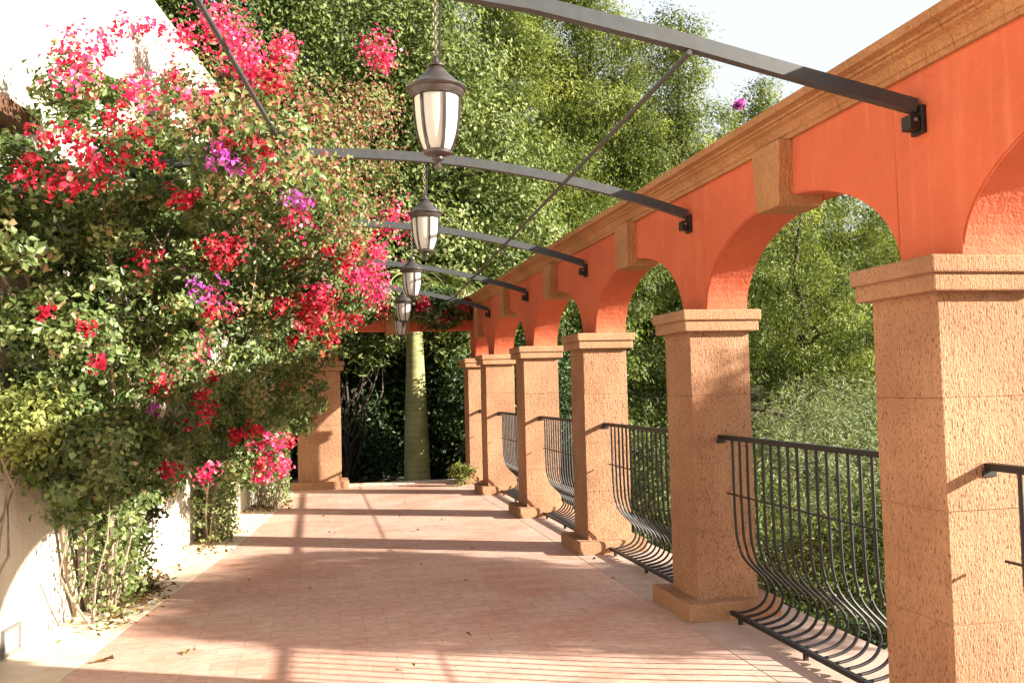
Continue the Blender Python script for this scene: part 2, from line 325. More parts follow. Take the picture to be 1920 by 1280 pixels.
# ------------------------------------------------------------------ white wall on the left
wall = empty('white_wall', (lx(5), 5, 0), 'tall whitewashed rough plaster wall rising behind the bougainvillea', 'wall')
mb = MB(); Y0, Y1, Y2 = -3.0, 11.25, 14.95
mb.prism([(lx(Y0), Y0), (lx(Y1), Y1), (lx(Y1) - .4, Y1), (lx(Y0) - .4, Y0)], 'z', -.3, 4.95); mb.build('wall', M_WHITE, wall)
mb = MB(); mb.prism([(lx(Y1), Y1 + .002), (lx(14.3), 14.3), (lx(14.3) - .4, 14.3), (lx(Y1) - .4, Y1 + .002)], 'z', -.3, 3.0); mb.build('low_wall', M_WHITE, wall)
mb = MB()
for i in range(4):
    ya, yb = 4.2 + i * .4, 4.595 + i * .4
    mb.prism([(lx(ya) - .05, ya), (lx(ya) + .16, ya), (lx(yb) + .16, yb), (lx(yb) - .05, yb)], 'z', 2.99, 3.09)
mb.build('ledge', M_LEDGE, wall)
cv = empty('wall_socket', (lx(5.8), 5.8, .06), 'small grey framed white cover plate low on the white wall', 'socket cover')
def onwall(y, z, off): 
    n = Vector((1, -.137, 0)).normalized(); return Vector((lx(y), y, z)) + n * off
def wallbox(mb, ya, yb, z0, z1, o0, o1):
    vs = [mb.bm.verts.new(onwall(y, z, o)) for o in (o0, o1) for y, z in ((ya, z0), (yb, z0), (yb, z1), (ya, z1))]
    for f in ((0, 1, 2, 3), (4, 5, 6, 7), (0, 1, 5, 4), (1, 2, 6, 5), (2, 3, 7, 6), (3, 0, 4, 7)): mb.bm.faces.new([vs[i] for i in f])
mb = MB()
for a in ((5.70, 5.72, .012, .165), (5.895, 5.915, .012, .165), (5.7205, 5.8945, .012, .03), (5.7205, 5.8945, .147, .165)): wallbox(mb, *a, -.01, .022)
mb.build('frame', M_GREY, cv)
mb = MB(); wallbox(mb, 5.7215, 5.8935, .031, .146, -.01, .010); mb.build('plate', M_PLATE, cv)

# ------------------------------------------------------------------ the arcade
PW, PD, S_, Y00 = .398, .418, 2.36, 3.06
fronts = [Y00 + S_ * k for k in range(-1, 5)] + [14.0]
arc = empty('arcade', (2.5, 8, 0), 'orange plastered arcade of square rough stone pillars with moulded cornice', 'arcade')
XI, XO, ZT = 2.42, 2.70, 2.80
spans = []
for a, b in zip(fronts[:-1], fronts[1:]): spans.append((a + .385, b))
def zlow(y):
    for a, b in spans:
        if a < y < b:
            c, h = (a + b) / 2, (b - a) / 2; t = (y - c) / h; return 1.906 + .504 * min(1, (h / .98)) ** .6 * math.sqrt(max(0, 1 - t * t))
    return 1.906
ys = [fronts[0]]
for a, b in spans:
    c, h = (a + b) / 2, (b - a) / 2
    ys += [a] + [c - h * math.cos(math.pi * i / 40) for i in range(1, 40)] + [b]
ys += [fronts[-1] + .41]
mb = MB(); bm = mb.bm
cols = []
for y in ys:
    z = zlow(y); cols.append([bm.verts.new((XI, y, z)), bm.verts.new((XI, y, ZT)), bm.verts.new((XO, y, ZT)), bm.verts.new((XO, y, z))])
for A, B in zip(cols[:-1], cols[1:]):
    for i in range(4): bm.faces.new((A[i], A[(i + 1) % 4], B[(i + 1) % 4], B[i]))
bm.faces.new(cols[0]); bm.faces.new(cols[-1][::-1])
es = [e for e in bm.edges if all(abs(v.co.z - zlow(v.co.y)) < 1e-4 for v in e.verts) and abs(e.verts[0].co.x - e.verts[1].co.x) < 1e-4 and (e.verts[0].co.z > 1.9061 or e.verts[1].co.z > 1.9061)]
bmesh.ops.bevel(bm, geom=es, offset=.007, segments=2, affect='EDGES')
mb.build('wall', M_ORANGE, arc)
mb = MB(); prof = [(0, 2.690), (.022, 2.690), (.022, 2.713), (.030, 2.717), (.034, 2.735), (.048, 2.757), (.072, 2.770), (.072, 2.780), (.086, 2.783), (.086, 2.797), (.100, 2.801), (.122, 2.806), (.122, 2.846)]
poly = [(XI - p_, z) for p_, z in prof] + [(XO + .06, 2.846), (XO + .06, 2.79), (XO + .002, 2.78), (XO + .002, 2.802), (XI + .01, 2.802), (XI + .01, 2.690)]
y = fronts[0] - .05; yend = 14.42
while y < yend - .05:
    y2 = min(y + .79, yend); mb.prism(poly, 'y', y + .0015, y2 - .0015); y = y2
mb.build('cornice', M_CORN, arc)
for a, b in spans:
    c, h = (a + b) / 2, (b - a) / 2; zc = zlow(c)
    mb = MB(); kp = [(c - .125, zc - .062), (c + .125, zc - .062), (c + .15, 2.689), (c - .15, 2.689)]
    mb.prism(kp, 'x', XI - .082, XI + .17); 
    bmesh.ops.bevel(mb.bm, geom=list(mb.bm.edges), offset=.006, segments=1, affect='EDGES'); mb.build('keystone', M_CORN, arc)
def pillar(parent, x0, y0, w, d):
    mb = MB(); zs = [.10, .525, .945, 1.37, 1.78]
    mb.box(x0 + .0035, x0 + w - .0035, y0 + .0035, y0 + d - .0035, .05, 1.80)
    for z0, z1 in zip(zs[:-1], zs[1:]):
        j = .0015; mb.box(x0 + random.uniform(-j, j), x0 + w + random.uniform(-j, j), y0 + random.uniform(-j, j), y0 + d + random.uniform(-j, j), z0 + .0008, z1 - .0008, .0035)
    sh = mb.build('pillar', M_STONE, parent)
    mb = MB(); e = .05; mb.box(x0 - e, x0 + w + e, y0 - e, y0 + d + e, 1.770, 1.832, .008)
    e = .064; mb.box(x0 - e, x0 + w + e, y0 - e, y0 + d + e, 1.838, 1.9055, .009); e = .045; mb.box(x0 - e, x0 + w + e, y0 - e, y0 + d + e, 1.80, 1.87)
    cp = mb.build('capital', M_CAP, None); cp.parent = sh; cp.matrix_parent_inverse = sh.matrix_parent_inverse @ Matrix() if False else Matrix()
    mb = MB(); e = .107; mb.box(x0 - e, x0 + w + e, y0 - e, y0 + d + e, -.005, .112, .012)
    bs = mb.build('base', M_CAP, None); bs.parent = sh
    return sh
for f_ in fronts: pillar(arc, 2.302, f_, PW, PD)

# gateway across the far end
gate = empty('gateway', (.1, 14.5, 0), 'orange lintel and stone pillar framing the dark opening at the far end', 'gateway')
pillar(gate, -.26, 14.22, .64, .40)
mb = MB(); mb.box(-.26, 2.418, 14.30, 14.56, 2.36, 2.74, .006); mb.box(-.26, .36, 14.302, 14.558, 1.907, 2.358); mb.build('lintel', M_ORANGE, gate)
mb = MB(); mb.box(-.3, 2.29, 14.22, 14.64, 2.742, 2.85, .012); mb.build('cornice', M_CORN, gate)
mb = MB(); mb.prism([(1.10, 2.32), (1.44, 2.32), (1.48, 2.738), (1.06, 2.738)], 'y', 14.22, 14.62); mb.build('keystone', M_CORN, gate)

# ------------------------------------------------------------------ railings
rprof = [(2.492, 1.10), (2.492, .77), (2.497, .56), (2.507, .48), (2.533, .395), (2.58, .335), (2.632, .285), (2.672, .235), (2.688, .18), (2.672, .125), (2.632, .085), (2.57, .062), (2.50, .052), (2.475, .050)]
def smooth_path(pts, n=3):
    out = []
    for i in range(len(pts) - 1):
        p0, p1, p2, p3 = [Vector((*pts[max(0, min(len(pts) - 1, j))], 0)) for j in (i - 1, i, i + 1, i + 2)]
        for k in range(n):
            t = k / n; out.append(.5 * ((2 * p1) + (-p0 + p2) * t + (2 * p0 - 5 * p1 + 4 * p2 - p3) * t * t + (-p0 + 3 * p1 - 3 * p2 + p3) * t ** 3))
    out.append(Vector((*pts[-1], 0))); return [(v.x, v.y) for v in out]
rp = [rprof[0]] + smooth_path(rprof[1:], 3)
rl = ['nearest black iron railing, cut off by the right edge, in front of the first pillar', 'black iron railing with belly-shaped bars between the nearest two full pillars',
      'black iron railing bay between the second and third pillars from the right', 'black iron railing bay between the third and fourth pillars from the right',
      'black iron railing bay between the fourth and fifth pillars from the right', 'farthest black iron railing bay beside the gateway']
for k in range(6):
    a, b = fronts[k] + PD, fronts[k + 1]
    r_ = empty('railing', (2.48, (a + b) / 2, 0), rl[k], 'railing', 'iron railings between the arcade pillars')
    MB().box(2.464, 2.504, a + .001, b - .001, 1.094, 1.122, .003).build('top_rail', M_IRON, r_)
    MB().box(2.484, 2.494, a + .06, b - .06, .759, .769, .002).build('middle_rail', M_IRON, r_)
    MB().box(2.455, 2.488, a - .09, b + .09, .036, .060, .003).build('bottom_rail', M_IRON, r_) if False else MB().box(2.455, 2.488, a + .108, b - .108, .036, .060, .003).build('bottom_rail', M_IRON, r_)
    MB().tube([(2.716, a + .12, .19), (2.716, b - .12, .19)], .006, 6).build('belly_rail', M_IRON, r_) if False else None
    n = max(5, int(round((b - a - .30) / .096))); first = None
    for i in range(n + 1):
        y = a + .15 + (b - a - .30) * i / n
        if first is None:
            first = MB().tube([(x, y, z) for x, z in rp], .0088, 8).build('bar', M_IRON, r_, smooth=True); fy = y
        else:
            o = first.copy(); COL.objects.link(o); o.parent = r_; o.matrix_parent_inverse = first.matrix_parent_inverse.copy(); o.location.y += y - fy
    for y in (a + .22, (a + b) / 2, b - .22): MB().box(2.46, 2.482, y - .011, y + .011, .002, .037).build('foot', M_IRON, r_)
    for y in (a, b):
        s_ = 1 if y == a else -1; MB().box(2.455, 2.515, min(y, y + .008 * s_), max(y, y + .008 * s_), 1.07, 1.093, .001).build('bracket', M_IRON, r_)

# ------------------------------------------------------------------ beams, purlins, lamps
bl = ['nearest grey steel roof beam crossing the top of the picture, its end plate on the arcade wall', 'second grey steel roof beam, passing just below the largest lantern',
      'third grey steel roof beam, crossing behind the second lantern', 'fourth grey steel roof beam, level with the third lantern', 'farthest steel roof beam in front of the gateway lintel']
BY = [3.27 + S_ * k for k in range(5)]
def beam_z(k, x):
    if k == 0:
        P = [(2.42, 2.54), (1.9, 2.65), (1.42, 2.755), (.81, 2.868), (.45, 2.905), (0, 2.905), (-.6, 2.895), (-1.2, 2.87), (-2.2, 2.80)]
        for (x1, z1), (x0, z0) in zip(P[:-1], P[1:]):
            if x >= x0: return z0 + (z1 - z0) * (x - x0) / (x1 - x0)
    return 2.89 - .075 * (x - .27) ** 2
for k, y in enumerate(BY):
    b_ = empty('roof_beam', (2.42, y, 2.54), bl[k], 'beam', 'steel beams spanning the walkway')
    x0, x1 = lx(y) + .004, 2.395; nn = 28
    pts = [(x0 + (x1 - x0) * i / nn, y, beam_z(k, x0 + (x1 - x0) * i / nn)) for i in range(nn + 1)]
    mb = MB(); mb.tube(pts, .02, square=(.042, .056)); mb.build('beam', M_STEEL, b_)
    mb = MB(); mb.box(2.398, 2.4185, y - .04, y + .04, 2.43, 2.545, .004); mb.box(2.350, 2.397, y - .03, y + .03, 2.445, 2.505, .004)
    w_ = mb.build('wall_plate', M_IRON, b_)
    mb = MB(); mb.lathe([(.009, 0), (.009, .012)], (2.377, y - .027, 2.478), 10); MB_ = mb.build('bolt', M_GREY, b_); 
def rod(name, f, y0, y1, z, label):
    mb = MB(); mb.tube([(f(y0), y0, z), (f(y1), y1, z)], .011, 8); o = mb.build(name, M_STEEL, None, smooth=True); tag(o, label, 'rod', 'thin rods tying the roof beams together')
rod('tie_rod', lambda y: 1.42 + .052 * (y - 3.26), 3.25, 12.75, 2.712, 'thin dark rod running below the beams nearer the orange arcade')
rod('tie_rod', lambda y: -.35 + .116 * (y - 3.15), 1.0, 12.75, 2.735, 'thin dark rod running into the bougainvillea from the top left')

def ring(mb, c, R_, r_, axis, nu=12, nv=6, squash=1.0):
    rings = []
    for i in range(nu):
        t = 2 * math.pi * i / nu; d = Vector((math.cos(t), 0, math.sin(t) * squash)) if axis == 0 else Vector((0, math.cos(t), math.sin(t) * squash))
        out = d.normalized(); side = Vector((0, 1, 0)) if axis == 0 else Vector((1, 0, 0)); cc = Vector(c) + d * R_
        rings.append([mb.bm.verts.new(cc + (out * math.cos(2 * math.pi * j / nv) + side * math.sin(2 * math.pi * j / nv)) * r_) for j in range(nv)])
    for i in range(nu):
        for j in range(nv): mb.bm.faces.new((rings[i][j], rings[(i + 1) % nu][j], rings[(i + 1) % nu][(j + 1) % nv], rings[i][(j + 1) % nv]))
ll = ['largest and nearest hanging lantern of frosted glass and bronze metal', 'second hanging lantern, its cap just below the second roof beam',
      'third hanging lantern, overlapping the start of the fourth roof beam', 'fourth hanging lantern, small, above the gateway lintel', 'farthest and smallest hanging lantern in front of the gateway keystone']
LX = [.445, .68, .84, .985, 1.165]; LZ = [2.53, 2.53, 2.49, 2.445, 2.43]
for k in range(5):
    x, y, z = LX[k], BY[k], LZ[k]
    t = empty('hanging_lantern', (x, y, z), ll[k], 'lantern', 'lanterns hanging in a row above the walkway')
    c = (x, y, z)
    mb = MB(); mb.lathe([(.103, -.006), (.110, 0), (.108, .006), (.085, .020), (.066, .036), (.046, .056), (.030, .074), (.022, .082)], c, 32); mb.build('roof', M_LAMP, t, smooth=True)
    mb = MB(); mb.lathe([(.020, .080), (.030, .084), (.031, .090), (.020, .094), (.012, .100), (.009, .112), (.006, .118)], c, 20); ring(mb, (x, y, z + .124), .009, .0025, 0); mb.build('finial', M_LAMP, t, smooth=True)
    mb = MB(); mb.lathe([(.070, -.034), (.088, -.030), (.093, -.020), (.098, -.012), (.099, -.005), (.06, -.004)], c, 32); mb.build('collar', M_LAMP, t, smooth=True)
    gp = [(.045, -.226), (.055, -.205), (.065, -.175), (.072, -.14), (.0765, -.10), (.079, -.06), (.080, -.033)]
    mb = MB(); mb.lathe(gp, c, 36); mb.build('glass', M_GLASS, t, smooth=True)
    for q in range(6):
        a_ = math.radians(-78 + 60 * q); mb = MB()
        mb.tube([(x + (r_ + .003) * math.cos(a_), y + (r_ + .003) * math.sin(a_), z + h_) for r_, h_ in gp], .006, square=(.011, .008)); mb.build('rib', M_LAMP, t)
    mb = MB(); mb.lathe([(.006, -.292), (.011, -.286), (.013, -.278), (.008, -.270), (.014, -.262), (.022, -.256), (.020, -.246), (.034, -.240), (.050, -.236), (.052, -.226), (.046, -.222)], c, 24); mb.build('bottom_finial', M_LAMP, t, smooth=True)
    zb = beam_z(k, x) - .028; mb = MB(); zz = z + .136; i = 0
    while zz < zb + .004:
        ring(mb, (x, y, zz), .0075, .0022, i % 2, 10, 5, 1.5); zz += .0175; i += 1
    mb.build('chain', M_CHAIN, t, smooth=True)
    MB().tube([(x + .012, y + .004, z + .10), (x + .017, y + .004, z + .2), (x + .02, y + .004, zb)], .0035, 6).build('cable', M_IRON, t, smooth=True)

# ------------------------------------------------------------------ bougainvillea (blobs in world coordinates)
BL = {'A':[(-1.68,5.1,2.45,0.38,0.5,0.38),(-1.5,5.9,1.75,0.4,0.6,0.45),(-0.15,6.7,2.78,0.38,0.9,0.3),(-1.3,5.7,3.2,0.28,0.4,0.2),(-0.5,5.35,2.74,0.55,0.8,0.36),(-1.15,5.5,2.65,0.5,0.7,0.42),(-1.35,6.4,2.0,0.7,1.0,0.7),(-1.05,6.9,2.5,0.8,1.1,0.6),(-1.45,6.3,1.15,0.45,0.75,0.33),(-1.2,7.6,1.5,0.62,0.9,0.65),(-1.15,7.4,2.95,0.7,0.8,0.45),(-1.6,5.5,2.3,0.4,0.7,0.5),(-1.3,7.0,0.85,0.35,0.7,0.36),(-1.45,6.2,0.9,0.3,0.6,0.3),(-1.15,7.9,3.35,0.45,0.6,0.35)],
'B':[(0.1,8.2,2.85,0.35,0.8,0.35),(-0.95,9.0,2.0,0.75,1.2,0.85),(-0.6,9.3,2.9,0.95,1.3,0.8),(-0.35,9.0,3.75,0.75,1.0,0.6),(-0.2,9.3,2.5,0.65,0.9,0.65),(-0.9,9.4,1.2,0.42,0.9,0.42),(0.15,10.0,3.9,0.7,0.9,0.65),(-0.95,8.4,4.1,0.4,0.6,0.3),(-0.72,9.0,0.95,0.38,0.7,0.36),(-0.6,10.6,1.5,0.6,0.8,0.6),(0.2,10.2,3.1,0.6,0.8,0.6)],
'C':[(-0.4,12.0,2.3,0.85,1.3,0.8),(0.1,12.3,3.3,0.9,1.3,0.8),(-0.35,12.6,1.5,0.55,1.0,0.6),(0.3,12.2,2.75,0.6,0.8,0.5),(-0.6,12.3,0.95,0.33,0.6,0.35),(0.35,13.6,2.8,0.6,0.8,0.45),(-0.45,11.6,1.0,0.4,0.6,0.45)],
'D':[(0.85,14.45,2.86,0.8,0.4,0.24),(1.7,14.45,2.84,0.75,0.4,0.25),(2.1,14.1,2.78,0.25,0.5,0.2),(1.9,14.1,2.58,0.45,0.22,0.2),(1.2,14.15,2.72,0.4,0.18,0.14),(0.6,14.15,2.68,0.35,0.15,0.18)]}
FL={'A':[('P',-1.24,5.38,3.31,0.141),('P',-1.27,5.31,3.17,0.106),('P',-1.15,5.47,3.39,0.096),('P',-1.04,5.44,3.51,0.068),('P',-0.82,4.81,2.93,0.1),('P',-1.03,5.6,3.22,0.076),('P',-1.08,4.81,2.64,0.064),('P',-0.28,4.7,2.58,0.056),('P',-0.64,6.66,2.0,0.077),('P',-0.14,6.08,2.56,0.121),('P',-0.71,6.18,1.76,0.072),('P',-0.6,4.63,2.88,0.051),('P',-0.49,4.63,2.9,0.039),('P',-0.08,5.99,2.6,0.077),('R',-0.97,4.91,2.82,0.084),('R',-0.85,4.74,2.7,0.069),('R',-1.18,4.81,2.71,0.1),('R',-1.02,4.83,2.59,0.111),('R',-1.21,4.84,2.52,0.106),('R',-1.34,4.86,2.6,0.036),('R',-1.37,4.81,2.5,0.044),('R',-1.17,4.87,2.47,0.059),('R',-0.41,4.58,2.66,0.038),('R',-0.29,4.62,2.68,0.061),('R',-0.22,4.68,2.67,0.045),('R',-0.72,5.01,2.45,0.059),('R',-0.62,4.92,2.45,0.05),('R',-0.64,5.99,2.36,0.084),('R',-0.52,6.11,2.36,0.093),('R',-0.59,6.09,2.29,0.078),('R',-0.99,5.6,2.23,0.086),('R',-0.68,6.09,1.97,0.092),('R',-1.19,5.56,1.63,0.059),('R',-1.25,5.44,1.82,0.032),('R',-1.39,5.3,1.89,0.038),('R',-0.72,7.04,1.56,0.053),('R',-0.95,5.96,1.52,0.07),('R',-0.8,6.95,1.34,0.097),('R',-0.91,6.9,1.23,0.064),('R',-1.0,6.67,0.93,0.078),('R',-1.3,4.84,2.72,0.054),('R',-0.92,4.88,2.63,0.059),('R',-0.78,4.76,2.58,0.04),('R',-0.8,6.92,1.45,0.056),('V',-0.45,4.62,2.6,0.055),('V',-0.39,4.64,2.59,0.05),('V',-0.1,5.21,2.5,0.074),('V',-0.71,6.02,2.08,0.098),('V',-1.08,6.74,1.35,0.039),('S',-0.06,4.98,2.88,0.12),('S',-0.14,4.76,2.67,0.102),('S',-0.35,5.53,2.4,0.084),('S',-0.33,6.42,2.5,0.098),('S',0.2,6.43,2.7,0.136),('S',0.12,6.52,2.58,0.115),('S',-0.34,4.59,2.75,0.11),('S',-0.46,4.57,2.82,0.1),('S',-0.58,4.56,2.73,0.083),('S',-0.17,4.84,2.56,0.075),('S',0.05,5.3,2.7,0.094),('S',-0.81,6.07,1.62,0.078),('S',-0.44,4.83,2.47,0.057),('S',-0.71,4.64,2.83,0.056)],'B':[('P',-1.37,7.93,4.49,0.069),('P',-1.26,7.99,4.49,0.06),('P',-1.02,7.95,4.4,0.138),('P',-0.73,7.96,4.42,0.207),('P',-0.8,8.03,4.56,0.13),('P',-0.63,8.08,4.3,0.208),('P',-0.53,8.35,4.23,0.173),('P',-0.29,8.38,4.51,0.144),('P',-0.24,8.34,4.39,0.102),('P',0.65,9.61,4.98,0.178),('P',0.75,9.57,4.85,0.129),('P',0.78,9.97,3.24,0.188),('P',0.55,9.99,2.64,0.198),('P',-0.43,8.56,0.96,0.129),('P',-0.49,8.9,0.65,0.077),('P',-0.95,8.57,0.77,0.1),('P',-1.12,7.87,4.03,0.068),('P',0.36,8.84,2.48,0.113),('P',0.06,8.53,2.29,0.119),('P',0.62,9.73,2.86,0.114),('R',-0.33,8.16,4.07,0.168),('R',0.3,7.91,2.59,0.102),('R',-0.32,8.46,2.24,0.088),('R',0.01,8.54,2.22,0.178),('R',-0.02,8.7,2.05,0.131),('R',-0.68,8.35,1.08,0.082),('R',-0.54,8.5,1.13,0.064),('R',-0.21,8.81,1.92,0.061),('R',0.26,8.92,2.13,0.072),('R',-0.17,8.24,2.62,0.077),('R',0.1,7.57,2.63,0.071),('R',0.24,8.12,2.53,0.076),('R',-0.09,8.56,2.15,0.079),('R',-0.49,8.47,0.85,0.059),('S',0.17,8.28,3.75,0.218),('S',0.35,9.21,4.14,0.199),('S',0.03,8.22,3.96,0.179),('S',0.53,9.61,4.47,0.198),('S',-1.08,7.89,3.98,0.135),('S',0.39,9.23,3.64,0.186),('S',0.62,9.61,3.51,0.148),('S',-0.12,7.95,2.6,0.111),('S',0.32,7.63,2.73,0.116),('S',0.62,9.42,4.13,0.17),('S',0.73,9.51,3.83,0.136)],'C':[('P',0.74,11.68,2.64,0.177),('P',-0.44,11.42,0.57,0.146),('R',-0.31,11.06,0.87,0.083),('R',0.19,11.17,2.05,0.077)]}
BINFO = {'A': ((-1.5, 7.0, 0), 'nearest bougainvillea, tall bush with magenta and red bracts against the white wall', 840, 60),
         'B': ((-1.12, 9.9, 0), 'middle bougainvillea, its pink and faded sprays reaching out over the walkway', 720, 54),
         'C': ((-.66, 12.6, 0), 'far bougainvillea in front of the gateway pillar, dark green with few red bracts', 420, 48),
         'D': ((-.1, 14.9, 0), 'dark red bougainvillea sprawling on top of the gateway lintel', 420, 36)}
MATS = {'P': (L_PINK, 'blossoms'), 'R': (L_RED, 'blossoms'), 'V': (L_PURP, 'blossoms'), 'S': (L_SALM, 'blossoms')}
FL.setdefault('C', []); FL['D'] = [('R', .75, 14.62, 2.72, .14), ('R', 1.25, 14.6, 2.9, .10), ('R', 1.72, 14.58, 2.62, .16), ('R', 1.95, 14.5, 2.5, .13), ('V', 2.12, 14.2, 2.62, .12), ('R', 2.2, 13.8, 2.72, .11), ('R', .45, 14.3, 2.55, .14), ('R', 1.0, 14.1, 2.66, .10), ('R', 1.6, 14.05, 2.7, .14), ('R', 1.9, 14.0, 2.55, .12)]
FL['C'] += [('R', .1, 11.2, 2.6, .12), ('P', -.2, 10.9, 2.2, .10), ('R', -.3, 11.5, 1.5, .10), ('R', .5, 11.9, 2.35, .1), ('P', .75, 11.9, 3.2, .12), ('R', .62, 12.0, 2.9, .12)]
for key, (base, label, ncl, per) in BINFO.items():
    root = empty('bougainvillea', base, label, 'climbing plant', 'bougainvillea plants along the wall')
    C, D = clumps_in(BL[key], ncl, .45)
    keep = (C[:, 0] > lx(C[:, 1]) + .04) & (C[:, 2] > .45); C, D = C[keep], D[keep]
    lsz = {'A': .045, 'B': .051, 'C': .056, 'D': .06}[key]
    P, Nn, t = clump_leaves(C, D, int(per * 1.4), .15, .75, .35, 1.0, .55, .22, .42, puff=.6)
    ok = P[:, 0] > lx(P[:, 1]) + .02; P, Nn, t = P[ok], Nn[ok], t[ok]
    leaves('foliage', P, Nn, lsz, lsz * .66, L_BOUG, root, t, jitter=.5)
    # inner twigs
    Cs = C[RNG.choice(len(C), min(len(C), 90), replace=False)]
    hubs = [Vector(b_[:3]) for b_ in BL[key]]
    b0 = Vector(base); mb = MB()
    if key != 'D':
        for h_ in [h for h in hubs if h.x < -.85 + (.5 if key != 'A' else 0)]:                                    # main stems rising from the foot of the plant
            s0 = b0 + Vector((random.uniform(-.12, .14), random.uniform(-.3, .3), 0)); pts = []
            for i in range(9):
                q = s0.lerp(h_, i / 8); q.z += .25 * math.sin(math.pi * i / 8) * 1.0 if i > 1 else 0
                q.x = max(q.x, lx(q.y) + .03); q += Vector((random.uniform(-.03, .03), random.uniform(-.05, .05), 0)); pts.append(q)
            mb.tube(pts, [.024 * (1 - .7 * i / 8) for i in range(9)], 7)
        for i in range(30 if key != 'C' else 34):            # thin bare shoots near the foot
            s0 = b0 + Vector((random.uniform(-.10, .22), random.uniform(-.55, .6), 0)); s0.x = max(s0.x, lx(s0.y) + .03)
            e0 = s0 + Vector((random.uniform(-.12, .22), random.uniform(-.4, .4), random.uniform(.5, 1.15))); e0.x = max(e0.x, lx(e0.y) + .03)
            m0 = s0.lerp(e0, .5) + Vector((random.uniform(-.09, .13), random.uniform(-.16, .16), 0)); jj = lambda s: Vector((random.uniform(-s, s), random.uniform(-s, s), random.uniform(-s, s))); pp = [s0, s0.lerp(m0, .5) + jj(.03), m0, m0.lerp(e0, .5) + jj(.04), e0]; pp = [Vector((max(q.x, lx(q.y) + .02), q.y, q.z)) for q in pp]; mb.tube(pp, [.010, .008, .006, .004, .002], 5)
    for c_ in Cs:
        c_ = Vector(c_); h_ = min(hubs, key=lambda h: (h - c_).length); m0 = h_.lerp(c_, .5) + Vector((random.uniform(-.1, .1), random.uniform(-.1, .1), .05))
        mb.tube([h_, m0, c_], [.009, .006, .003], 5)
    mb.build('stems', M_STEM, root, smooth=True)
    if key != 'D':                                           # sparse leaves low on the shoots
        n = 3000; P = np.column_stack([base[0] + RNG.uniform(-.05, .32, n), base[1] + RNG.normal(0, .32, n), np.abs(RNG.normal(.55, .34, n)) + .02]); P[:, 0] = np.maximum(P[:, 0], lx(P[:, 1]) + .03)
        leaves('low_foliage', P, RNG.normal(size=(n, 3)), .045, .03, L_BOUG, root, RNG.uniform(.3, .95, n))
    sal = []
    for kind, cx, cy, cz, rr in FL[key]:
        m_, nm = MATS[kind]; rr = max(rr, .05)
        rr *= .8 if kind != 'S' else 1.0
        if kind == 'S': n = int(95 * (rr / .12) ** 2) + 12
        else: n = int((80 if key != 'A' or kind != 'R' else 75) * (rr / .1) ** 2) + 18
        ns_ = max(3, int(5 * rr / .08)); cc = RNG.normal(size=(ns_, 3)) * rr * .45; idx = RNG.integers(0, ns_, n)
        off = cc[idx] + RNG.normal(size=(n, 3)) * rr * (.52 if kind != 'S' else .7)
        toward = np.array([.35, -.75, .25]) * rr * .8
        P = np.array([cx, cy, cz]) + off + toward
        if kind == 'S': sal.append((P, off + np.array([.2, -.4, .3]) * rr + RNG.normal(size=(n, 3)) * rr * .5)); continue
        o = leaves(nm, P, off + np.array([.2, -.4, .3]) * rr + RNG.normal(size=(n, 3)) * rr * .5, (.028 if key == 'A' else .034) * (1 + .03 * cy), (.025 if key == 'A' else .031) * (1 + .03 * cy), m_, root, RNG.uniform(0, 1, n), fold=.35)
    if sal:
        P = np.concatenate([a for a, b in sal]); Nn = np.concatenate([b for a, b in sal])
        leaves('faded_blossoms', P, Nn, .036, .027, L_SALM, root, RNG.uniform(0, 1, len(P)), fold=.35)

# yellow-green shrub on the wall
ys_ = empty('climbing_shrub', (lx(5.7) + .1, 5.75, 0), 'yellow-green leafy shrub at the left edge, low against the white wall', 'shrub')
C, D = clumps_in([(-1.60, 5.72, 1.33, .2, .36, .26)], 120, .4); P, Nn, t = clump_leaves(C, D, 46, .12, .8, .5, .7, .7, .2, .5)
ok = P[:, 0] > lx(P[:, 1]) + .02; leaves('foliage', P[ok], Nn[ok], .042, .022, L_YEL, ys_, t[ok])
branch_mesh('stems', (lx(5.3) + .05, 5.3, 0), [(-1.6, 5.6, 1.4), (-1.55, 5.8, 1.4), (-1.65, 5.7, 1.25)], .010, M_STEM, ys_)

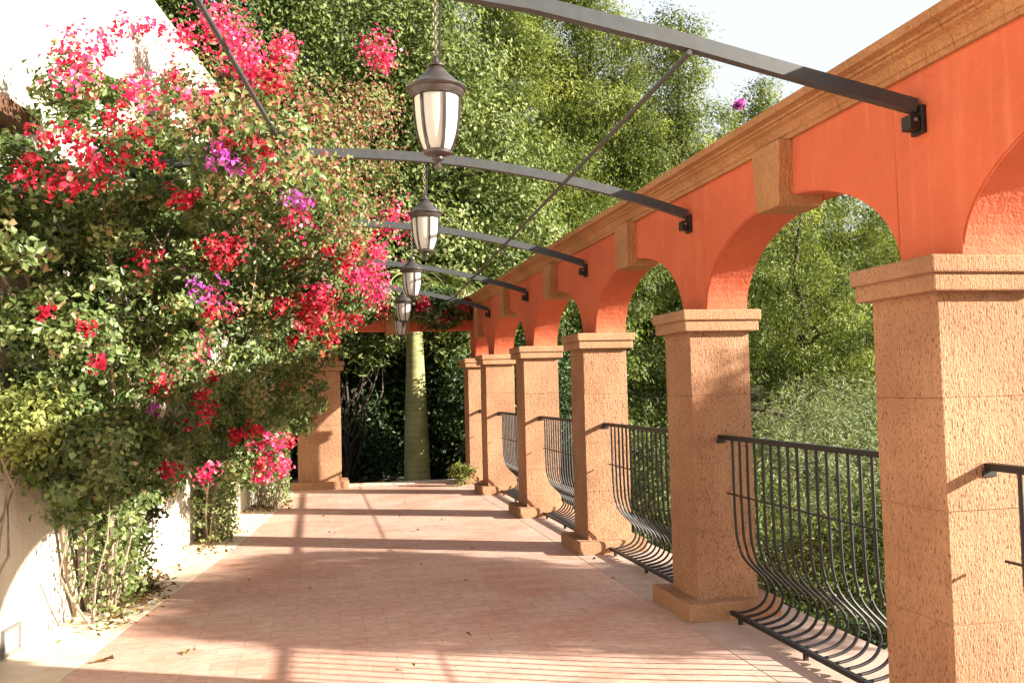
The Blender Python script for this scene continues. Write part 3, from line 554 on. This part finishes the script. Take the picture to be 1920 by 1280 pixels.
# ------------------------------------------------------------------ trees
def gz(x, y): return hgt(x, y)
def tree(name, label, cat, x, y, blobs, ncl, per, cr, lsz, asp, m, group=None, tr=.18, bark=None, inner=.5, radial=False, tmean=.45, lean=(0, 0), nb=26, tz=None):
    z0 = gz(x, y) - .1; root = empty(name, (x, y, z0), label, cat, group)
    C, D = clumps_in(blobs, ncl, inner)
    P, Nn, t = clump_leaves(C, D, per, cr, .72, .35, .45, .45, .16, tmean, puff=1.0)
    dirs = None
    if radial:
        dirs = RNG.normal(size=P.shape) + np.array([0, 0, 1.0])
    leaves('crown', P, Nn, lsz, lsz * asp, m, root, t, fold=.15 if radial else .25, dirs=dirs)
    B = np.array(blobs); top = B[:, 2].max(); cx, cy = B[:, 0].mean() + lean[0], B[:, 1].mean() + lean[1]; zb = B[:, 2].min()
    mb = MB(); n = 8; pts = [Vector((x + (cx - x) * (i / n) ** 1.3 + math.sin(i * 1.7) * .1, y + (cy - y) * (i / n) ** 1.3 + math.cos(i * 2.1) * .1, z0 + (top - z0) * i / n)) for i in range(n + 1)]
    mb.tube(pts, [tr * (1 - .75 * i / n) for i in range(n + 1)], 10)
    for c_ in C[RNG.choice(len(C), min(nb, len(C)), replace=False)]:
        c_ = Vector(c_); zt = z0 + (top - z0) * random.uniform(.3, .85); zt = min(zt, c_.z); i = min(n - 1, max(0, int((zt - z0) / (top - z0) * n))); s0 = pts[i]
        mb.tube([s0, s0.lerp(c_, .35) + Vector((0, 0, .12)), s0.lerp(c_, .7) + Vector((random.uniform(-.2, .2), random.uniform(-.2, .2), 0)), c_], [tr * .42, tr * .3, tr * .18, tr * .06], 6)
    mb.build('trunk', bark or M_BARK, root, smooth=True); return root
def pine_blobs(x, y, z0, h, r, n=12):
    out = []
    for i in range(n):
        t = (i + .5) / n; zz = z0 + h * (.22 + .74 * t); rr = r * (1.05 - .72 * t) * random.uniform(.75, 1.1); a = i * 2.4 + random.uniform(-.4, .4); d = r * (1 - t) * .62
        out.append((x + d * math.cos(a), y + d * math.sin(a), zz, rr * .75, rr * .75, rr * .5))
    return out
# big broadleaf tree behind the gateway
tree('broadleaf_tree', 'large pale-leaved broadleaf tree filling the middle above the gateway', 'tree', 1.6, 19.5,
     [(1.0, 18.5, 4.2, 2.2, 1.8, 1.6), (3.6, 18.8, 4.3, 1.7, 1.6, 1.3), (-.8, 18.6, 5.0, 2.0, 1.8, 1.8), (1.4, 18.8, 6.4, 2.0, 1.8, 1.5), (3.1, 18.7, 6.0, 1.5, 1.5, 1.2), (-1.4, 18.8, 7.2, 1.8, 1.6, 1.4), (.6, 18.8, 8.4, 1.9, 1.6, 1.3), (2.5, 18.6, 8.2, 1.2, 1.4, 1.1), (2.2, 18.2, 3.4, 2.0, 1.4, .8)],
     900, 120, .85, .105, .62, L_BROAD, tr=.24, nb=50, inner=.7)
tree('broadleaf_tree', 'dark green broadleaf tree at the top left behind the white wall corner', 'tree', -4.2, 17.5,
     [(-2.6, 17.0, 5.6, 1.6, 1.5, 1.3), (-3.2, 17.2, 7.6, 2.0, 1.6, 1.6), (-1.4, 17.6, 8.6, 1.6, 1.5, 1.2), (-2.0, 16.8, 4.4, 1.5, 1.3, 1.0)], 400, 105, .75, .10, .6, L_BROAD, tmean=.36)
PN = [(5.6, 26, 14.5, 3.0, 'olive green pine just right of the broadleaf tree'), (8.8, 28, 16.0, 3.3, 'tall pine standing above the second roof beam, left of the open sky'), (11.6, 27.5, 14.2, 2.7, 'tall pine whose right side edges the open sky'),
      (14.8, 28.5, 12.0, 2.7, 'lower pine under the open sky, seen over the arcade cornice'), (18.6, 30, 10.8, 3.0, 'rounded pine seen over and through the arcade at right'), (7.0, 21.0, 6.6, 2.2, 'dark pine behind the middle of the arcade cornice'),
      (11.2, 19.8, 7.0, 2.5, 'yellow-green pine seen through the second arch from the right'), (15.8, 21.5, 8.2, 2.8, 'yellow-green pine seen through the nearest full arch'), (20.5, 24.0, 9.0, 3.2, 'pine at the right edge of the nearest full arch'),
      (-5.5, 27, 14.5, 3.4, 'pine behind the broadleaf tree at the top left'), (.5, 29, 17.0, 3.6, 'tall dark pine rising behind the broadleaf tree crown'), (5.0, 20.5, 5.6, 1.7, 'small dark pine behind the far arches'),
      (23.5, 17.0, 7.5, 2.8, 'pine out to the right of the arcade'), (12.5, 15.2, 4.6, 1.7, 'young bright pine close behind the nearest full arch'),
      (8.6, 35.0, 18.5, 3.6, 'far pine filling the gap between the two tall pines left of the open sky'), (13.0, 36.0, 14.5, 3.2, 'far pine low behind the pine at the edge of the open sky'), (4.6, 34.0, 19.0, 3.6, 'far pine behind the lantern, mostly hidden by nearer trees')]
for i, (x, y, h, r, lab) in enumerate(PN):
    z0 = gz(x, y); near = y < 25
    bl_ = pine_blobs(x, y, z0, h, r, 14)
    tree('pine_tree', lab, 'tree', x, y, bl_, int(24 * r * r * h / 10) + 50, 210, .62 if near else .85, .10 if near else .13, .34, L_PINE, 'pines on the slope behind the arcade', tr=.13, radial=True, inner=.75, nb=12, tmean=.5 if i not in (5, 10, 11) else .25)
# tree outside the arcade that dapples the paving
tree('olive_tree', 'small loose-crowned tree outside the arcade, shading the paving', 'tree', 8.3, 3.4,
     [(7.9, 2.7, 2.7, .6, .7, .5), (8.0, 2.3, 3.1, .8, .7, .6), (8.1, 3.3, 3.0, .8, .8, .75), (7.9, 4.3, 3.2, .6, .45, .35), (8.3, 3.0, 3.4, .7, .8, .35), (7.8, 2.9, 2.45, .6, 1.0, .4), (7.9, 3.9, 2.6, .6, .7, .4)], 340, 52, .32, .12, .42, L_GREY, tr=.09)
# hedge and shrubs beyond the gateway
def shrub(name, label, cat, blobs, ncl, per, cr, lsz, asp, m, x, y, group=None, tmean=.4, radial=False, twig=M_BARK):
    z0 = gz(x, y) - .05; root = empty(name, (x, y, z0), label, cat, group); C, D = clumps_in(blobs, ncl, .35); C[:, 2] = np.maximum(C[:, 2], z0 + .1)
    P, Nn, t = clump_leaves(C, D, per, cr, .75, .5, .8, .75, .22, tmean)
    leaves('foliage', P, Nn, lsz, lsz * asp, m, root, t, dirs=(unit(P - np.repeat(C, per, 0)) + np.array([0, 0, .5])) if radial else None)
    branch_mesh('stems', (x, y, z0), [tuple(c_) for c_ in C[RNG.choice(len(C), 16, replace=False)]], .03, twig, root); return root
shrub('hedge', 'dark dense hedge closing the view beyond the gateway', 'hedge', [(-.6, 18.0, .6, 1.3, .8, 1.2), (1.1, 18.3, .6, 1.3, .8, 1.3), (3.0, 18.2, .7, 1.4, .9, 1.5), (.2, 18.6, 1.6, 1.5, .8, .9), (2.4, 18.6, 1.8, 1.4, .8, .8), (4.6, 17.6, .9, 1.2, 1.1, 1.6)], 700, 60, .42, .11, .6, L_SHADE, 1.0, 18.3)
shrub('shrub', 'dark shrub just beyond the right side of the gateway', 'shrub', [(3.0, 15.7, .7, .75, .65, 1.1), (2.75, 16.4, 1.2, .7, .6, .8), (3.9, 15.9, .8, .9, .8, 1.3)], 230, 60, .3, .085, .55, L_SHADE, 3.2, 15.9)
shrub('shrub', 'bright leafy shrub with drooping shoots behind the gateway opening, left of the palm', 'shrub', [(.75, 17.3, 2.2, .7, .5, .45), (.1, 17.2, 2.55, .7, .5, .4), (1.3, 17.4, 2.55, .5, .4, .35)], 90, 46, .3, .12, .4, L_BROAD, .6, 17.6)
shrub('shrub', 'bright leafy shrub behind the gateway opening, right of the palm', 'shrub', [(2.6, 17.2, 2.3, .5, .5, .45), (3.0, 17.3, 2.7, .7, .5, .5)], 70, 46, .3, .12, .4, L_BROAD, 2.9, 17.6)
# palm
pz = gz(1.76, 16.5) - .05; palm = empty('palm_tree', (1.76, 16.5, pz), 'palm with a smooth pale yellow-green trunk standing beyond the gateway', 'palm tree')
MB().lathe([(.26, -.05), (.24, .1), (.225, .6), (.21, 1.2), (.185, 1.7), (.165, 2.2), (.15, 2.7), (.14, 3.1), (.12, 3.5), (.07, 3.9), (.02, 4.2)], (1.76, 16.5, pz), 28).build('trunk', M_PALM, palm, smooth=True)
for q in range(13):
    a = 2.4 * q; Lf = random.uniform(1.3, 1.8); n = 70; up = random.uniform(.25, .8); s0 = np.array([1.76, 16.5, pz + 3.75])
    tt = np.linspace(0, 1, 12); dirv = np.array([math.cos(a), math.sin(a), 0])
    mid = np.array([s0 + dirv * Lf * t_ + np.array([0, 0, Lf * (up * t_ - (up + .45) * t_ * t_)]) for t_ in tt])
    tl = np.linspace(.08, 1, n); Pm = np.stack([np.interp(tl, tt, mid[:, j]) for j in range(3)], 1); side = np.cross(dirv, [0, 0, 1.0])
    Ps = np.concatenate([Pm + side * .17, Pm - side * .17]); Ps[:, 2] -= .05; dd = np.concatenate([np.tile(side + dirv * .6 + [0, 0, -.35], (n, 1)), np.tile(-side + dirv * .6 + [0, 0, -.35], (n, 1))])
    fr = leaves('frond', Ps, np.tile([0, 0, 1.0], (2 * n, 1)) + RNG.normal(size=(2 * n, 3)) * .2, .38, .03, L_BROAD, palm, dirs=dd, jitter=.15)
    mbx = MB().tube([tuple(v) for v in mid], [.014 * (1 - .8 * i / 11) for i in range(12)], 6).build('stalk', M_PALM, None, smooth=True); mbx.parent = fr; 
# shrubs outside the railings
shrub('shrub', 'soft grey-green feathery shrub seen above the railing in the nearest full bay', 'shrub', [(8.2, 13.6, .3, 1.5, 1.3, 1.1), (7.0, 13.2, -.1, 1.2, 1.1, 1.0), (9.6, 13.9, .5, 1.3, 1.2, 1.0), (8.8, 13.2, -.6, 1.8, 1.0, .9)], 520, 80, .42, .10, .14, L_GREY, 8.3, 13.7, radial=True, tmean=.65)
shrub('shrub', 'dark green shrub behind the bars of the nearest full railing', 'shrub', [(5.6, 8.6, -.55, 1.0, .9, .75), (6.6, 9.6, -.5, 1.0, .9, .8), (5.0, 9.3, -.7, .8, .8, .7)], 330, 60, .26, .07, .4, L_BROAD, 5.8, 9.0, tmean=.22)
shrub('shrub', 'green shrub outside the second railing bay from the right', 'shrub', [(4.9, 11.6, -.5, .9, .9, .8), (5.6, 12.6, -.3, 1.0, .9, .8)], 240, 60, .26, .08, .4, L_BROAD, 5.2, 12.0, tmean=.25)
shrub('shrub', 'green shrub outside the third railing bay from the right', 'shrub', [(4.6, 14.6, -.4, .8, .9, .8), (5.4, 15.6, 0, 1.0, .9, .9)], 240, 60, .26, .08, .55, L_BROAD, 4.9, 15.0, tmean=.4)
shrub('shrub', 'low shrub outside the nearest railing at the right edge', 'shrub', [(4.9, 5.8, -.75, .9, .9, .6), (4.1, 6.8, -.9, .7, .8, .5)], 220, 60, .24, .07, .55, L_SHADE, 4.7, 6.0, tmean=.6)
# loose undergrowth: ground cover outside and on the slope
n = 70000; X = RNG.uniform(3.1, 26, n); Y = RNG.uniform(1.5, 34, n); q = (RNG.uniform(0, 1, n) < np.clip(10 / (np.hypot(X, Y) + 2), 0, 1)); X, Y = X[q], Y[q]; n = len(X)
Z = np.array([hgt(a, b) for a, b in zip(X, Y)]) + np.abs(RNG.normal(.0, .22, n)) + .02
tag(leaves('undergrowth', np.column_stack([X, Y, Z]), RNG.normal(size=(n, 3)) + [0, 0, .6], .12, .05, L_SHADE, None, RNG.uniform(.3, 1, n)), 'low leafy ground cover on the slope outside the arcade', 'ground cover', kind='stuff')
n = 60000; X = RNG.uniform(-14, 44, n); Y = RNG.uniform(33, 62, n); Z = np.array([hgt(a, b) for a, b in zip(X, Y)]) + RNG.uniform(0, 1, n) ** 1.5 * (2.6 + 1.6 * np.sin(X * .9) * np.cos(Y * .7))
tag(leaves('far_wood', np.column_stack([X, Y, Z]), RNG.normal(size=(n, 3)) + [0, -.3, .6], .5, .28, L_PINE, None, RNG.uniform(0, .9, n)), 'far wooded slope behind the pines', 'wood', kind='stuff')
n = 26000; X = RNG.uniform(-6, 7, n); Y = RNG.uniform(19.5, 23, n); Z = RNG.uniform(-.6, 3.4, n) + .5 * np.sin(X * 2)
tag(leaves('thicket', np.column_stack([X, Y, Z]), RNG.normal(size=(n, 3)) + [0, -.3, .5], .16, .09, L_SHADE, None, RNG.uniform(0, .9, n)), 'tangled dark thicket behind the hedge', 'thicket', kind='stuff')
# lilac bloom beyond the arcade
tag(leaves('blossoms', np.array([9.1, 18.3, 7.45]) + RNG.normal(size=(90, 3)) * .05, RNG.normal(size=(90, 3)), .10, .08, L_PURP, None), 'single purple blossom spray among the pines above the cornice', 'blossom')
# small plant by the last pillar, litter
shrub('potted_sprout', 'small green plant sprouting at the foot of the farthest arcade pillar', 'plant', [(2.12, 13.72, .22, .16, .1, .14)], 26, 30, .09, .06, .4, L_YEL, 2.15, 13.74) if False else None
sp = empty('sprout', (2.14, 13.75, 0), 'small yellow-green plant at the foot of the farthest arcade pillar', 'plant')
C, D = clumps_in([(2.14, 13.72, .2, .16, .1, .15)], 26, .2); P, Nn, t = clump_leaves(C, D, 26, .09, .8, .5, .7, .7, .2, .5); P[:, 2] = np.maximum(P[:, 2], .01)
leaves('foliage', P, Nn, .05, .025, L_YEL, sp, t); branch_mesh('stems', (2.14, 13.75, 0), [tuple(c_) for c_ in C[:8]], .005, M_STEM, sp)
def litter(n, cx, cy, sx, sy, nm, lab):
    P = np.column_stack([RNG.normal(cx, sx, n), RNG.normal(cy, sy, n), RNG.uniform(.008, .035, n)]); P[:, 0] = np.maximum(P[:, 0], lx(P[:, 1]) + .03)
    tag(leaves(nm, P, np.tile([0, 0, 1.0], (n, 1)) + RNG.normal(size=(n, 3)) * .5, .045, .03, L_BROWN, None), lab, 'leaf litter', kind='stuff')
litter(420, -1.28, 7.2, .10, .40, 'leaf_litter', 'brown fallen leaves round the foot of the nearest bougainvillea')
litter(240, -1.0, 9.9, .12, .5, 'leaf_litter', 'fallen leaves round the foot of the middle bougainvillea')
litter(260, -.62, 12.4, .14, .4, 'leaf_litter', 'fallen leaves round the foot of the far bougainvillea')
litter(30, .5, 8.5, 1.1, 3.4, 'scattered_leaves', 'few small dry leaves scattered over the paving')
for (x, y, lab) in ((-.72, 5.55, 'yellow fallen leaf lying on the red paving'), (-1.16, 5.5, 'brown fallen leaf lying on the pale kerb')):
    tag(leaves('fallen_leaf', np.array([[x, y, .016], [x + .03, y + .02, .018]]), np.tile([0, 0, 1.0], (2, 1)), .07, .04, L_YEL if 'yellow' in lab else L_BROWN, None), lab, 'leaf')
